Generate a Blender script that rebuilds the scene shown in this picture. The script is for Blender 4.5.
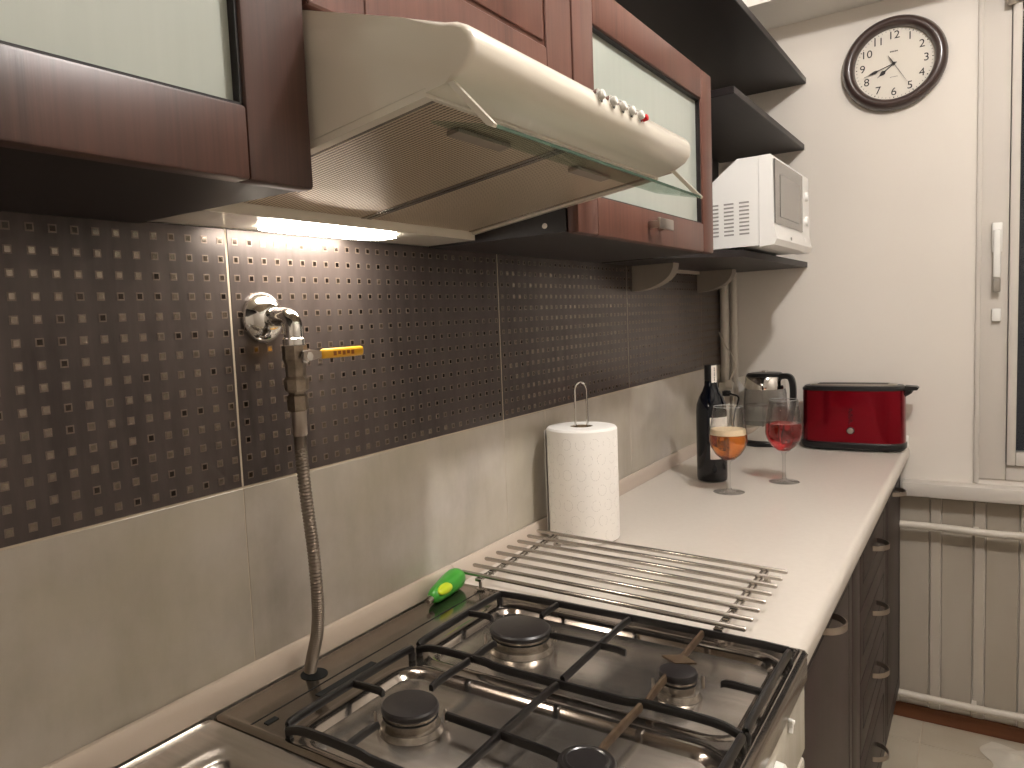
import bpy, bmesh, math, random
from mathutils import Vector, Matrix
from math import sin, cos, pi, radians
random.seed(7)
for o in list(bpy.data.objects): bpy.data.objects.remove(o)
COL = bpy.context.scene.collection
SC = bpy.context.scene

# ------------------------------------------------------------------ camera, world, exposure
yaw, pitch, roll = .6335053, .0840208, -.0486061
F = Vector((-sin(yaw)*cos(pitch), cos(yaw)*cos(pitch), -sin(pitch)))
R0 = Vector((cos(yaw), sin(yaw), 0)); U0 = R0.cross(F)
R = R0*cos(roll) + U0*sin(roll); U = U0*cos(roll) - R0*sin(roll)
cam = bpy.data.cameras.new('camera'); cam.sensor_width = 36; cam.lens = 758.34*36/1024
cam.shift_x = 80.725/1024; cam.shift_y = 3.69/1024; cam.clip_start = .01
co = bpy.data.objects.new('camera', cam); COL.objects.link(co)
co.matrix_world = Matrix(((R.x, U.x, -F.x, .7168), (R.y, U.y, -F.y, 0), (R.z, U.z, -F.z, 1.274), (0, 0, 0, 1)))
SC.camera = co
w = bpy.data.worlds.new('night'); SC.world = w; w.use_nodes = True
w.node_tree.nodes['Background'].inputs[0].default_value = (.006, .007, .010, 1)
w.node_tree.nodes['Background'].inputs[1].default_value = 1
SC.view_settings.view_transform = 'Standard'; SC.view_settings.look = 'None'
SC.view_settings.gamma = 1; SC.view_settings.use_curve_mapping = False
SC.view_settings.exposure = 0.70
LAMP = Vector((.98, 1.06, 2.38)); LAMP_POWER = 560.0
HOOD_LAMP = 24.0
L = 2.643; Z = .8415; CEIL = 2.60; XR = 2.05; YB = -1.5

# ------------------------------------------------------------------ materials
def lin(c): return tuple((x/255/12.92 if x/255 <= .04045 else ((x/255+.055)/1.055)**2.4) for x in c)
def M(name, rgb, rough=.5, metal=0, noise=None, bump=None, coat=0, trans=0, ior=1.45, emit=None, spec=.5, coat_r=.05):
    m = bpy.data.materials.new(name); m.use_nodes = True; nt = m.node_tree; n = nt.nodes; b = n['Principled BSDF']
    c = lin(rgb)
    b.inputs['Base Color'].default_value = (*c, 1); b.inputs['Roughness'].default_value = rough
    b.inputs['Metallic'].default_value = metal; b.inputs['Coat Weight'].default_value = coat; b.inputs['Coat Roughness'].default_value = coat_r
    b.inputs['Transmission Weight'].default_value = trans; b.inputs['IOR'].default_value = ior
    b.inputs['Specular IOR Level'].default_value = spec
    if emit:
        b.inputs['Emission Color'].default_value = (*lin(emit[0]), 1); b.inputs['Emission Strength'].default_value = emit[1]
    def coord(scale):
        tc = n.new('ShaderNodeTexCoord'); mp = n.new('ShaderNodeMapping'); mp.inputs['Scale'].default_value = scale
        nt.links.new(tc.outputs['Object'], mp.inputs[0]); return mp.outputs[0]
    if noise:   # list of (scale vec, amount, detail, rgb2)
        last = None
        for i, (sv, amt, det, c2) in enumerate(noise):
            t = n.new('ShaderNodeTexNoise'); t.inputs['Scale'].default_value = 1; t.inputs['Detail'].default_value = det
            t.inputs['Roughness'].default_value = .6
            nt.links.new(coord(sv), t.inputs['Vector'])
            r = n.new('ShaderNodeMapRange'); r.inputs[1].default_value = .35; r.inputs[2].default_value = .65
            r.inputs[3].default_value = 0; r.inputs[4].default_value = amt
            nt.links.new(t.outputs['Fac'], r.inputs[0])
            x = n.new('ShaderNodeMix'); x.data_type = 'RGBA'
            nt.links.new(r.outputs[0], x.inputs[0])
            if last: nt.links.new(last, x.inputs[6])
            else: x.inputs[6].default_value = (*c, 1)
            x.inputs[7].default_value = (*lin(c2), 1)
            last = x.outputs[2]
        nt.links.new(last, b.inputs['Base Color'])
    if bump:    # (scale vec, strength, distance)
        t = n.new('ShaderNodeTexNoise'); t.inputs['Scale'].default_value = 1; t.inputs['Detail'].default_value = 4
        nt.links.new(coord(bump[0]), t.inputs['Vector'])
        bp = n.new('ShaderNodeBump'); bp.inputs['Strength'].default_value = bump[1]; bp.inputs['Distance'].default_value = bump[2]
        nt.links.new(t.outputs['Fac'], bp.inputs['Height']); nt.links.new(bp.outputs[0], b.inputs['Normal'])
    return m

plaster = M('plaster', (224, 217, 208), .62, noise=[((2, 2, 2), .3, 5, (216, 207, 195))], bump=((14, 14, 14), .18, .004))
ceil_m = M('ceiling_paint', (234, 230, 223), .8, bump=((20, 20, 20), .1, .003))
dark_tile = M('dark_tile', (82, 74, 71), .31, .35, noise=[((45, 45, 7), .8, 7, (58, 50, 48)), ((6, 6, 3), .6, 5, (98, 88, 84))], bump=((150, 150, 150), .12, .0006))
pale_tile = M('pale_tile', (192, 185, 177), .28, noise=[((8, 8, 7), .8, 8, (160, 152, 141)), ((45, 45, 9), .18, 6, (206, 200, 192)), ((3.5, 3.5, 5), .5, 4, (176, 168, 144))])
grout = M('grout', (196, 184, 164), .8)
chip_m = M('metal_chip', (122, 112, 103), .13, 1)
chip_rim = M('chip_rim', (124, 110, 99), .42, .5)
chip_dark = M('chip_dark', (58, 50, 46), .14, .9)
def wood(name, a, b_, c_, rough=.42):
    return M(name, a, rough, noise=[((170, 170, 5), .75, 6, b_), ((40, 40, 1.6), .55, 4, c_)], bump=((400, 400, 10), .10, .0006))
wood_m = wood('door_wood', (92, 57, 46), (66, 40, 32), (104, 67, 55))
wood_dk = M('door_wood_brown', (72, 45, 36), .40, spec=.7, noise=[((170, 170, 5), .8, 6, (46, 28, 22)), ((40, 40, 1.6), .5, 4, (84, 54, 44))], bump=((400, 400, 10), .12, .0008))
carc_m = M('carcass_black', (27, 22, 23), .42, noise=[((90, 4, 90), .5, 4, (38, 31, 31))])
board_edge = M('board_edge', (92, 72, 64), .45)
base_m = M('base_door_dark', (46, 35, 33), .45, noise=[((120, 120, 4), .7, 5, (57, 44, 41))])
hole_m = M('black_gap', (8, 7, 7), .8)
frost = M('frosted_glass', (186, 192, 182), .28, trans=.25, noise=[((3, 60, 2), .25, 3, (168, 176, 166))], coat=.5, coat_r=.12)
worktop_m = M('worktop_laminate', (208, 200, 190), .30, noise=[((90, 90, 90), .25, 3, (196, 187, 176))], coat=.1)
strip_m = M('sealing_strip', (196, 182, 168), .38, .1)
steel = M('brushed_steel', (184, 177, 170), .24, .95, noise=[((6, 160, 6), .45, 4, (154, 147, 139))], bump=((20, 500, 20), .05, .0004))
steel_dk = M('hob_steel', (156, 148, 140), .14, .95, noise=[((10, 10, 10), .6, 5, (122, 112, 104)), ((160, 6, 6), .25, 4, (138, 128, 119))], bump=((30, 30, 30), .03, .0008))
chrome = M('chrome', (222, 220, 216), .07, 1)
satin = M('satin_nickel', (176, 166, 156), .3, .95)
nickel = M('old_nickel', (150, 138, 124), .32, .9, noise=[((60, 60, 60), .6, 4, (96, 84, 70))])
enamel_blk = M('black_enamel', (20, 18, 18), .28, coat=.4, coat_r=.2)
cap_m = M('burner_cap_enamel', (26, 23, 24), .34, noise=[((120, 120, 120), .5, 4, (40, 36, 36))], coat=.2)
alu = M('burner_aluminium', (172, 164, 154), .26, .85, noise=[((80, 80, 80), .5, 4, (112, 102, 90))])
rust_m = M('greasy_steel', (98, 82, 64), .45, .5, noise=[((70, 70, 70), .7, 4, (70, 52, 40))])
hood_m = M('cream_enamel', (226, 218, 203), .26, coat=.6, coat_r=.15)
white_en = M('white_enamel', (214, 208, 194), .25, noise=[((30, 30, 8), .35, 5, (180, 170, 150))], coat=.3)
white_pl = M('white_plastic', (230, 228, 222), .4)
mw_white = M('microwave_white', (238, 236, 232), .32, coat=.2)
vent_m = M('vent_slot', (150, 146, 142), .6)
mw_glass = M('microwave_window', (92, 88, 84), .18, .2, coat=.6)
mw_glass2 = M('microwave_window_inner', (132, 128, 122), .3, .2, coat=.5)
paper = M('paper', (244, 240, 234), .9, bump=((260, 260, 260), .3, .0008))
emboss_shade = M('embossed_grey', (206, 202, 196), .9)
card = M('cardboard', (150, 130, 106), .9)
clock_rim = M('clock_brown', (62, 46, 42), .3, noise=[((40, 40, 40), .4, 4, (44, 32, 30))], coat=.5, coat_r=.15)
clock_face = M('clock_dial', (216, 209, 197), .6)
ink = M('dial_ink', (40, 34, 32), .6)
red_m = M('red_lacquer', (130, 6, 27), .24, .85, coat=.15, coat_r=.06)
black_pl = M('black_plastic', (22, 21, 22), .35)
yellow_pl = M('yellow_sleeve', (226, 168, 34), .4)
red_ink = M('rust_print', (150, 84, 26), .6)
green_pl = M('green_plastic', (62, 150, 50), .3, coat=.3)
lime_pl = M('lime_plastic', (196, 214, 44), .35)
def glass_mat(name, rgb, rough=0.0, ior=1.45):
    m = M(name, rgb, rough, trans=1, ior=ior); return m
def thin_glass(name, tint, edge, refl=1.0, rough=.0):
    m = bpy.data.materials.new(name); m.use_nodes = True; nt = m.node_tree; n = nt.nodes; n.remove(n['Principled BSDF'])
    lw = n.new('ShaderNodeLayerWeight'); lw.inputs['Blend'].default_value = .5
    pw = n.new('ShaderNodeMath'); pw.operation = 'POWER'; pw.inputs[1].default_value = 2.2; nt.links.new(lw.outputs['Facing'], pw.inputs[0])
    mc = n.new('ShaderNodeMix'); mc.data_type = 'RGBA'; nt.links.new(pw.outputs[0], mc.inputs[0])
    mc.inputs[6].default_value = (*tint, 1); mc.inputs[7].default_value = (*edge, 1)
    tr = n.new('ShaderNodeBsdfTransparent'); nt.links.new(mc.outputs[2], tr.inputs[0])
    gl = n.new('ShaderNodeBsdfGlossy'); gl.inputs['Roughness'].default_value = rough
    p5 = n.new('ShaderNodeMath'); p5.operation = 'POWER'; p5.inputs[1].default_value = 5; nt.links.new(lw.outputs['Facing'], p5.inputs[0])
    fr = n.new('ShaderNodeMath'); fr.operation = 'MULTIPLY_ADD'; fr.inputs[1].default_value = .6; fr.inputs[2].default_value = .06; nt.links.new(p5.outputs[0], fr.inputs[0])
    mu = n.new('ShaderNodeMath'); mu.operation = 'MULTIPLY'; mu.inputs[1].default_value = refl; nt.links.new(fr.outputs[0], mu.inputs[0])
    mx = n.new('ShaderNodeMixShader'); nt.links.new(mu.outputs[0], mx.inputs[0]); nt.links.new(tr.outputs[0], mx.inputs[1]); nt.links.new(gl.outputs[0], mx.inputs[2])
    nt.links.new(mx.outputs[0], n['Material Output'].inputs[0]); return m
glass = thin_glass('clear_glass', (.97, .97, .97), (.66, .66, .66))
rim_glass = M('rim_glass', (235, 235, 232), .08, spec=1, trans=.5)
pane_g = glass_mat('window_glass', (235, 240, 240), ior=1.5)
visor_g = thin_glass('visor_glass', (.90, .95, .92), (.72, .80, .76), .35)
bottle_g = M('bottle_glass', (5, 8, 16), .07)
beer = glass_mat('amber_drink', (236, 138, 40), ior=1.34)
beer_top = M('drink_foam', (238, 214, 176), .6)
rose = glass_mat('red_drink', (216, 44, 50), ior=1.34)
frame_m = M('window_paint', (204, 197, 188), .6)
panel_m = M('panel_paint', (172, 163, 150), .55, noise=[((6, 6, 2), .4, 4, (160, 149, 132))])
panel_rib = M('panel_rib_paint', (182, 173, 160), .5)
pipe_m = M('pipe_paint', (206, 198, 186), .45)
grey_br = M('grey_bracket', (136, 126, 114), .55)
skirt_m = M('brown_skirting', (118, 72, 44), .5, noise=[((3, 90, 90), .5, 4, (96, 56, 32))])
floor_m = M('floor_tile', (186, 176, 158), .32, noise=[((5, 5, 5), .6, 5, (170, 158, 138))])
cloth_m = M('pale_cloth', (206, 198, 184), .9)
bulb_m = M('lamp_glow', (255, 255, 255), .5, emit=((255, 250, 246), LAMP_POWER))
hoodlamp_m = M('hood_lamp_lens', (255, 250, 240), .4, emit=((255, 244, 230), HOOD_LAMP))
red_glow = M('red_indicator', (200, 20, 30), .3)
cable_w = M('cable_white', (200, 192, 178), .5)
label_m = M('bottle_label', (222, 214, 204), .7)

# perforated filter: rows of small dark holes in pressed aluminium
def filter_material():
    m = M('filter_mesh', (150, 134, 114), .35, .6); nt = m.node_tree; n = nt.nodes; b = n['Principled BSDF']
    tc = n.new('ShaderNodeTexCoord'); sep = n.new('ShaderNodeSeparateXYZ'); nt.links.new(tc.outputs['Object'], sep.inputs[0])
    def wave(sock, k):
        a = n.new('ShaderNodeMath'); a.operation = 'MULTIPLY'; a.inputs[1].default_value = k; nt.links.new(sock, a.inputs[0])
        s = n.new('ShaderNodeMath'); s.operation = 'SINE'; nt.links.new(a.outputs[0], s.inputs[0]); return s.outputs[0]
    wx = wave(sep.outputs['X'], 2*pi/.0036); wy = wave(sep.outputs['Y'], 2*pi/.0052)
    p = n.new('ShaderNodeMath'); p.operation = 'MULTIPLY_ADD'; p.inputs[1].default_value = .35
    nt.links.new(wx, p.inputs[0]); nt.links.new(wy, p.inputs[2])
    r = n.new('ShaderNodeMapRange'); r.inputs[1].default_value = -.3; r.inputs[2].default_value = .9
    nt.links.new(p.outputs[0], r.inputs[0])
    x = n.new('ShaderNodeMix'); x.data_type = 'RGBA'; nt.links.new(r.outputs[0], x.inputs[0])
    x.inputs[6].default_value = (*lin((214, 198, 174)), 1); x.inputs[7].default_value = (*lin((92, 76, 60)), 1)
    nt.links.new(x.outputs[2], b.inputs['Base Color'])
    bp = n.new('ShaderNodeBump'); bp.inputs['Strength'].default_value = .6; bp.inputs['Distance'].default_value = -.0015
    nt.links.new(r.outputs[0], bp.inputs['Height']); nt.links.new(bp.outputs[0], b.inputs['Normal'])
    return m
filter_m = filter_material()

# ------------------------------------------------------------------ helpers
def V(*a): return Vector(a)
def box(bm, x0, x1, y0, y1, z0, z1, bev=0, seg=2):
    vs = [bm.verts.new((x, y, z)) for x in (x0, x1) for y in (y0, y1) for z in (z0, z1)]
    fs = [bm.faces.new([vs[i] for i in f]) for f in ((0, 1, 3, 2), (4, 6, 7, 5), (0, 4, 5, 1), (2, 3, 7, 6), (0, 2, 6, 4), (1, 5, 7, 3))]
    if bev:
        es = list({e for f in fs for e in f.edges})
        bmesh.ops.bevel(bm, geom=es, offset=bev, segments=seg, affect='EDGES', profile=.5)
    return bm
def B(*a, **k): bm = bmesh.new(); box(bm, *a, **k); return bm
def lathe(bm, prof, c=(0, 0, 0), seg=32, axis='z', cap=True):
    rings = []
    for r, h in prof:
        ring = []
        for i in range(seg):
            a = 2*pi*i/seg
            p = {'z': (r*cos(a), r*sin(a), h), 'x': (h, r*cos(a), r*sin(a)), 'y': (r*cos(a), h, r*sin(a))}[axis]
            ring.append(bm.verts.new((c[0]+p[0], c[1]+p[1], c[2]+p[2])))
        rings.append(ring)
    for a, b in zip(rings, rings[1:]):
        for i in range(seg):
            j = (i+1) % seg
            try: bm.faces.new((a[i], a[j], b[j], b[i]))
            except ValueError: pass
    if cap:
        for ring, (r, h) in ((rings[0], prof[0]), (rings[-1], prof[-1])):
            if r > 1e-5: bm.faces.new(ring)
    return bm
def LA(*a, **k): bm = bmesh.new(); lathe(bm, *a, **k); return bm
def tube(bm, pts, r, seg=10, closed=False, caps=True):
    pts = [Vector(p) for p in pts]; n = len(pts); rad = r if isinstance(r, (list, tuple)) else [r]*n
    rings = []; up = None
    for i, p in enumerate(pts):
        if closed: t = pts[(i+1) % n]-pts[i-1]
        else: t = pts[min(i+1, n-1)]-pts[max(i-1, 0)]
        t.normalize()
        if up is None: up = t.orthogonal().normalized()
        up = (up - t*up.dot(t)).normalized(); s = t.cross(up)
        rings.append([bm.verts.new(p+(up*cos(2*pi*k/seg)+s*sin(2*pi*k/seg))*rad[i]) for k in range(seg)])
    rr = list(zip(rings, rings[1:]))+([(rings[-1], rings[0])] if closed else [])
    for a, b in rr:
        for k in range(seg):
            j = (k+1) % seg; bm.faces.new((a[k], a[j], b[j], b[k]))
    if caps and not closed:
        bm.faces.new(rings[0]); bm.faces.new(rings[-1])
    return bm
def TU(*a, **k): bm = bmesh.new(); tube(bm, *a, **k); return bm
def smooth_path(pts, n=8):
    pts = [Vector(p) for p in pts]; out = []
    P = [pts[0]*2-pts[1]]+pts+[pts[-1]*2-pts[-2]]
    for i in range(1, len(P)-2):
        for k in range(n):
            t = k/n; a, b, c, d = P[i-1:i+3]
            out.append(.5*((2*b)+(c-a)*t+(2*a-5*b+4*c-d)*t*t+(3*b-a-3*c+d)*t**3))
    return out+[pts[-1]]
def prism(bm, poly, h0, h1, axis='y'):
    def P(u, v, h): return {'y': (u, h, v), 'z': (u, v, h), 'x': (h, u, v)}[axis]
    a = [bm.verts.new(P(u, v, h0)) for u, v in poly]; b = [bm.verts.new(P(u, v, h1)) for u, v in poly]
    n = len(poly)
    fa = bm.faces.new(a); fb = bm.faces.new(b)
    for i in range(n): bm.faces.new((a[i], a[(i+1) % n], b[(i+1) % n], b[i]))
    return fa, fb
def PR(*a, **k): bm = bmesh.new(); prism(bm, *a, **k); return bm
WL = {}
def obj(name, bm, mat, parent=None, angle=35, **props):
    bmesh.ops.recalc_face_normals(bm, faces=bm.faces)
    me = bpy.data.meshes.new(name); bm.to_mesh(me); bm.free()
    me.materials.append(mat)
    for p in me.polygons: p.use_smooth = True
    me.set_sharp_from_angle(angle=radians(angle))
    o = bpy.data.objects.new(name, me); COL.objects.link(o)
    if parent:
        me.transform(Matrix.Translation(-WL[parent])); o.parent = parent; WL[o] = WL[parent]
    else: WL[o] = Vector((0, 0, 0))
    for k, v in props.items(): o[k] = v
    return o
def thing(name, label, cat, loc, group=None):
    o = bpy.data.objects.new(name, None); o.empty_display_size = .05; COL.objects.link(o); o.location = loc; WL[o] = Vector(loc)
    o['label'] = label; o['category'] = cat
    if group: o['group'] = group
    return o
def solo(o, label, cat, group=None):
    # put the origin of a single-mesh thing at its base
    me = o.data; c = [v.co for v in me.vertices]
    b = Vector((sum(v.x for v in c)/len(c), sum(v.y for v in c)/len(c), min(v.z for v in c)))
    me.transform(Matrix.Translation(-b)); o.location = b; WL[o] = b
    o['label'] = label; o['category'] = cat
    if group: o['group'] = group
    return o
def struct(name, bm, mat, parent=None):
    o = obj(name, bm, mat, parent)
    if not parent: o['kind'] = 'structure'
    return o
def share(src, name, loc, parent):
    o = src.copy(); o.name = name; COL.objects.link(o); o.parent = parent; o.location = loc; return o
def text_bm(s, size, mat4, ext=.0004):
    cu = bpy.data.curves.new('t', 'FONT'); cu.body = s; cu.size = size; cu.align_x = 'CENTER'; cu.align_y = 'CENTER'; cu.extrude = ext
    to = bpy.data.objects.new('t', cu); COL.objects.link(to); dg = bpy.context.evaluated_depsgraph_get()
    me = bpy.data.meshes.new_from_object(to.evaluated_get(dg)); bm = bmesh.new(); bm.from_mesh(me); bm.transform(mat4)
    bpy.data.objects.remove(to); bpy.data.meshes.remove(me); return bm

# ================================================================== THE SETTING
wl = struct('wall_left', B(-.10, -.008, YB, L, 0, CEIL), plaster)
# --- tiles on the left wall
js = [-.63, -.022, .586, 1.196, 1.811, 2.42, L-.002]
G = .0012
def chips(y0, y1, cols, parent):
    rim = bmesh.new(); chip = bmesh.new(); dk = bmesh.new(); rnd = random.Random(int(y0*100)+5)
    for c in range(cols):
        for r_ in range(14):
            y = y0+.0125+c*.0217; z = 1.3815-r_*.02143
            if y > y1-.008: continue
            s = .0041
            box(rim, -.0004, .0004, y-s, y+s, z-s, z+s)
            t = .0027; dy = rnd.uniform(-.00012, .00012); dz = rnd.uniform(-.00012, .00012)
            q = chip if rnd.random() < .86 else dk
            vs = [q.verts.new((.0007+a, y+u, z+v)) for u, v, a in ((-t, -t, dy), (t, -t, dz), (t, t, -dy), (-t, t, -dz))]
            q.faces.new(vs)
    obj('chip_rim', rim, chip_rim, parent, kind='stuff'); obj('metal_chip', chip, chip_m, parent, kind='stuff')
    obj('dark_chip', dk, chip_dark, parent, kind='stuff')
for i in range(6):
    a, b = js[i], js[i+1]
    t = obj('tile', B(-.008, 0, a+G, b-G, 1.0905, 1.3960, bev=.0008, seg=1), dark_tile, wl, label='dark brown tile set with rows of small metal squares')
    if b > .0: chips(a, b, int((b-a-.01)/.0217)+1, t)
for a, b in zip([-.63, -.022, .586, 1.196, 1.359, 1.811, 2.42], [-.022, .586, 1.196, 1.359, 1.811, 2.42, L-.002]):
    obj('tile', B(-.008, 0, a+.0005, b-.0005, .845, 1.0885, bev=.0006, seg=1), pale_tile, wl, label='pale grey stone-look tile')
gb = bmesh.new(); box(gb, -.0079, -.0006, -.63, L, .845, 1.3955); obj('grout', gb, grout, wl)

# --- back wall with the window opening
WX0, WZ0, WZ1 = .698, .757, 2.30
bw = bmesh.new()
box(bw, -.1, WX0, L, L+.14, 0, CEIL); box(bw, WX0, 1.86, L, L+.14, 0, WZ0); box(bw, WX0, 1.86, L, L+.14, WZ1, CEIL); box(bw, 1.86, XR+.1, L, L+.14, 0, CEIL)
wb = struct('wall_back', bw, plaster)
struct('wall_right', B(XR, XR+.1, YB, L, 0, CEIL), plaster)
struct('wall_front', B(-.1, XR+.1, YB-.1, YB, 0, CEIL), plaster)
struct('ceiling', B(-.1, XR+.1, YB-.1, L+.14, CEIL, CEIL+.1), ceil_m)
struct('trim_1', B(-.008, XR, L-.235, L, 2.142, CEIL), ceil_m)     # boxed beam along the window wall
fl = struct('floor', B(-.1, XR+.1, YB-.1, L+.14, -.10, -.003), grout)
src = None
for i in range(-1, 5):
    for j in range(-13, 1):
        x0 = .575+i*.30; y1 = 2.49+(j+1)*.30; y0 = y1-.30; x1 = min(x0+.30, XR); y1 = min(y1, L)
        full = abs(y1-y0-.3) < 1e-6 and abs(x1-x0-.3) < 1e-6
        if full and src is not None: share(src, 'tile', (x0-sx, y0-sy, 0), fl); continue
        t = obj('tile', B(x0+.0015, x1-.0015, y0+.0015, y1-.0015, -.0029, 0, bev=.0006, seg=1), floor_m, fl)
        if full: src, sx, sy = t, x0, y0
struct('baseboard_back', B(.30, XR, L-.014, L-.001, 0, .044, bev=.003), skirt_m)
# vertical boarding under the window
x = .30; k = 0
while x < XR-.02:
    rib = k % 2 == 1; wdt = .028 if rib else .0775
    x1 = min(x+wdt, XR)
    obj('panel', B(x+.0012, x1-.0012, L-(.011 if rib else .0065), L-.0005, .045, .690, bev=.0016, seg=1), panel_rib if rib else panel_m, wb)
    x = x1; k += 1
# window sill
struct('trim_2', B(.52, 1.98, L-.055, L+.02, .700, .742, bev=.006), frame_m)
# window
wn = struct('window_1', B(WX0+.001, .765, L-.006, L+.05, WZ0+.001, WZ1-.001, bev=.003), frame_m)
obj('frame', B(.7652, 1.70, L-.006, L+.05, WZ0+.001, .800, bev=.003), frame_m, wn)
obj('frame', B(.7652, 1.70, L-.006, L+.05, 2.24, WZ1-.001, bev=.003), frame_m, wn)
obj('frame', B(1.70, 1.859, L-.006, L+.05, WZ0+.001, WZ1-.001, bev=.003), frame_m, wn)
obj('sash', B(.7665, .787, L-.018, L+.04, .802, 2.238, bev=.003), frame_m, wn)
obj('sash', B(.7872, 1.68, L-.018, L+.04, .802, .838, bev=.003), frame_m, wn)
obj('sash', B(.7872, 1.68, L-.018, L+.04, 2.20, 2.238, bev=.003), frame_m, wn)
obj('sash', B(1.6802, 1.6998, L-.018, L+.04, .802, 2.238, bev=.003), frame_m, wn)
obj('glass_pane', B(.7872, 1.680, L+.008, L+.012, .8385, 2.199), pane_g, wn)
obj('trim_strip', B(WX0-.006, WX0+.006, L-.008, L-.0002, .744, WZ1, bev=.002), frame_m, wn)
h = obj('window_handle', B(.7305, .7475, L-.034, L-.022, 1.325, 1.455, bev=.004), white_pl, wn)
obj('handle_base', B(.727, .751, L-.022, L-.0062, 1.395, 1.475, bev=.003), white_pl, h)
obj('handle_end', B(.7305, .7475, L-.034, L-.022, 1.285, 1.324, bev=.003), M('grey_plastic', (138, 130, 120), .5), h, label='grey end of the handle')
c_ = obj('catch', B(.729, .750, L-.020, L-.0062, 1.205, 1.240, bev=.003), white_pl, wn)
bm = LA([(.018, .775), (.018, 1.68)], (0, L-.040, 2.068), axis='x', seg=20); box(bm, .755, .776, L-.06, L-.007, 2.045, 2.09, bev=.004)
solo(obj('roller_blind', bm, frame_m), 'rolled-up cream blind fixed at the top of the window sash', 'blind')

# ================================================================== WORKTOP AND BASE UNITS
t = thing('worktop', 'long off-white laminate worktop with a rounded front edge', 'worktop', (.27, 1.82, Z-.036))
prof = [(.004, Z-.036), (.004, Z)]
for a in range(0, 7):
    th = pi/2-pi/2*a/6; prof.append((.522+.014*cos(th), Z-.014+.014*sin(th)))
for a in range(0, 5):
    th = -pi/2*a/4; prof.append((.526+.010*cos(th), Z-.026+.010*sin(th)))
obj('top', PR(prof, 1.0085, L-.003, 'y'), worktop_m, t)
obj('upstand', PR([(.002, Z+.0005), (.002, .875), (.007, .875), (.012, .868), (.014, Z+.0005)], 1.0, L-.016, 'y'), strip_m, t)
obj('upstand', PR([(L-.003, Z+.0005), (L-.003, .873), (L-.008, .873), (L-.013, .866), (L-.015, Z+.0005)], .003, .534, 'x'), white_pl, t)
solo(obj('sealing_strip', PR([(.0012, .846), (.0012, .875), (.007, .875), (.012, .868), (.014, .846)], -.5, .9985, 'y'), strip_m), 'pale sealing strip along the wall behind the cooker and the sink', 'strip')

def bow_handle(parent, x, y, z, ln=.075):
    pts = []
    for k in range(13):
        u = k/12; pts.append((x+.030*sin(pi*u)**.6, y, z+ln*(.5-u)))
    # the bow lies flat: wide band bent into an arch
    bm = bmesh.new(); prev = None
    for k in range(17):
        u = k/16; yy = y-ln/2+ln*u; xx = x+.028*(sin(pi*u)**.55)
        ring = [bm.verts.new((xx-.002*(0 if i in (0, 3) else -1), yy, z+(-.0055 if i < 2 else .0055))) for i in range(4)]
        if prev:
            for i in range(4): bm.faces.new((prev[i], prev[(i+1) % 4], ring[(i+1) % 4], ring[i]))
        else: bm.faces.new(ring)
        prev = ring
    bm.faces.new(prev)
    return obj('handle', bm, satin, parent, label='satin metal bow handle')
FX = .497
def base_unit(name, label, y0, y1, fronts):
    t = thing(name, label, 'cabinet', (.25, (y0+y1)/2, 0))
    bm = bmesh.new(); box(bm, .02, FX, y0+.001, y1-.001, .10, .8045); box(bm, .02, FX-.045, y0+.001, y1-.001, 0, .10)
    obj('body', bm, carc_m, t)
    for kind, z0, z1, hz in fronts:
        f = obj(kind, B(FX+.0005, FX+.0185, y0+.002, y1-.002, z0, z1, bev=.0025), base_m, t)
        if y1-y0 > .25:
            fr = .045
            bm = bmesh.new()
            for (a, b, c, d) in ((y0+fr, y1-fr, z1-fr-.002, z1-fr), (y0+fr, y1-fr, z0+fr, z0+fr+.002), (y0+fr, y0+fr+.002, z0+fr, z1-fr), (y1-fr-.002, y1-fr, z0+fr, z1-fr)):
                if d > c and b > a: box(bm, FX+.0183, FX+.0192, a, b, c, d)
            obj('moulding', bm, carc_m, f)
        if hz: bow_handle(f, FX+.0187, (y0+y1)/2, hz)
    return t
base_unit('base_cabinet', 'dark wood base cabinet beside the white cooker, one tall door with a bow handle', 1.012, 1.600, [('door', .105, .800, .768)])
base_unit('base_cabinet', 'narrow dark filler cabinet between the tall door and the drawers', 1.602, 1.712, [('door', .105, .800, None)])
base_unit('base_cabinet', 'dark wood drawer unit with four bow handles under the worktop', 1.716, 2.20, [('drawer', .645, .800, .722), ('drawer', .492, .641, .572), ('drawer', .330, .488, .425), ('drawer', .105, .326, .225)])
base_unit('base_cabinet', 'dark wood base cabinet at the window wall, last of the row', 2.202, 2.612, [('door', .105, .800, .750)])

# ================================================================== COOKER
CY0, CY1 = .506, 1.0065
HZ = .8455
ck = thing('gas_cooker', 'white enamel gas cooker with a stainless hob and black grates', 'cooker', (.27, .756, 0))
obj('body', B(.03, .520, CY0+.003, CY1-.003, .04, .800, bev=.004), white_en, ck)
for yy in (CY0+.03, CY1-.03):
    for xx in (.06, .49): obj('foot', LA([(.016, 0), (.016, .04)], (xx, yy, 0), seg=12), black_pl, ck)
obj('control_panel', B(.5205, .538, CY0+.003, CY1-.003, .715, .806, bev=.004), white_en, ck)
od = obj('oven_door', B(.5205, .538, CY0+.006, CY1-.006, .20, .708, bev=.004), white_en, ck)
obj('oven_window', B(.5385, .5405, CY0+.08, CY1-.08, .30, .60, bev=.0008, seg=1), mw_glass, od)
for yy in (CY0+.055, CY1-.055):
    obj('handle_bracket', PR([(.538, .655), (.538, .70), (.548, .705), (.580, .680), (.580, .662)], yy-.006, yy+.006, 'y'), white_pl, od)
obj('handle', TU([(.578, CY0+.03, .671), (.578, CY1-.03, .671)], .0085, seg=14), white_pl, od)
obj('drawer', B(.5205, .536, CY0+.006, CY1-.006, .05, .192, bev=.004), white_en, ck)
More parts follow.
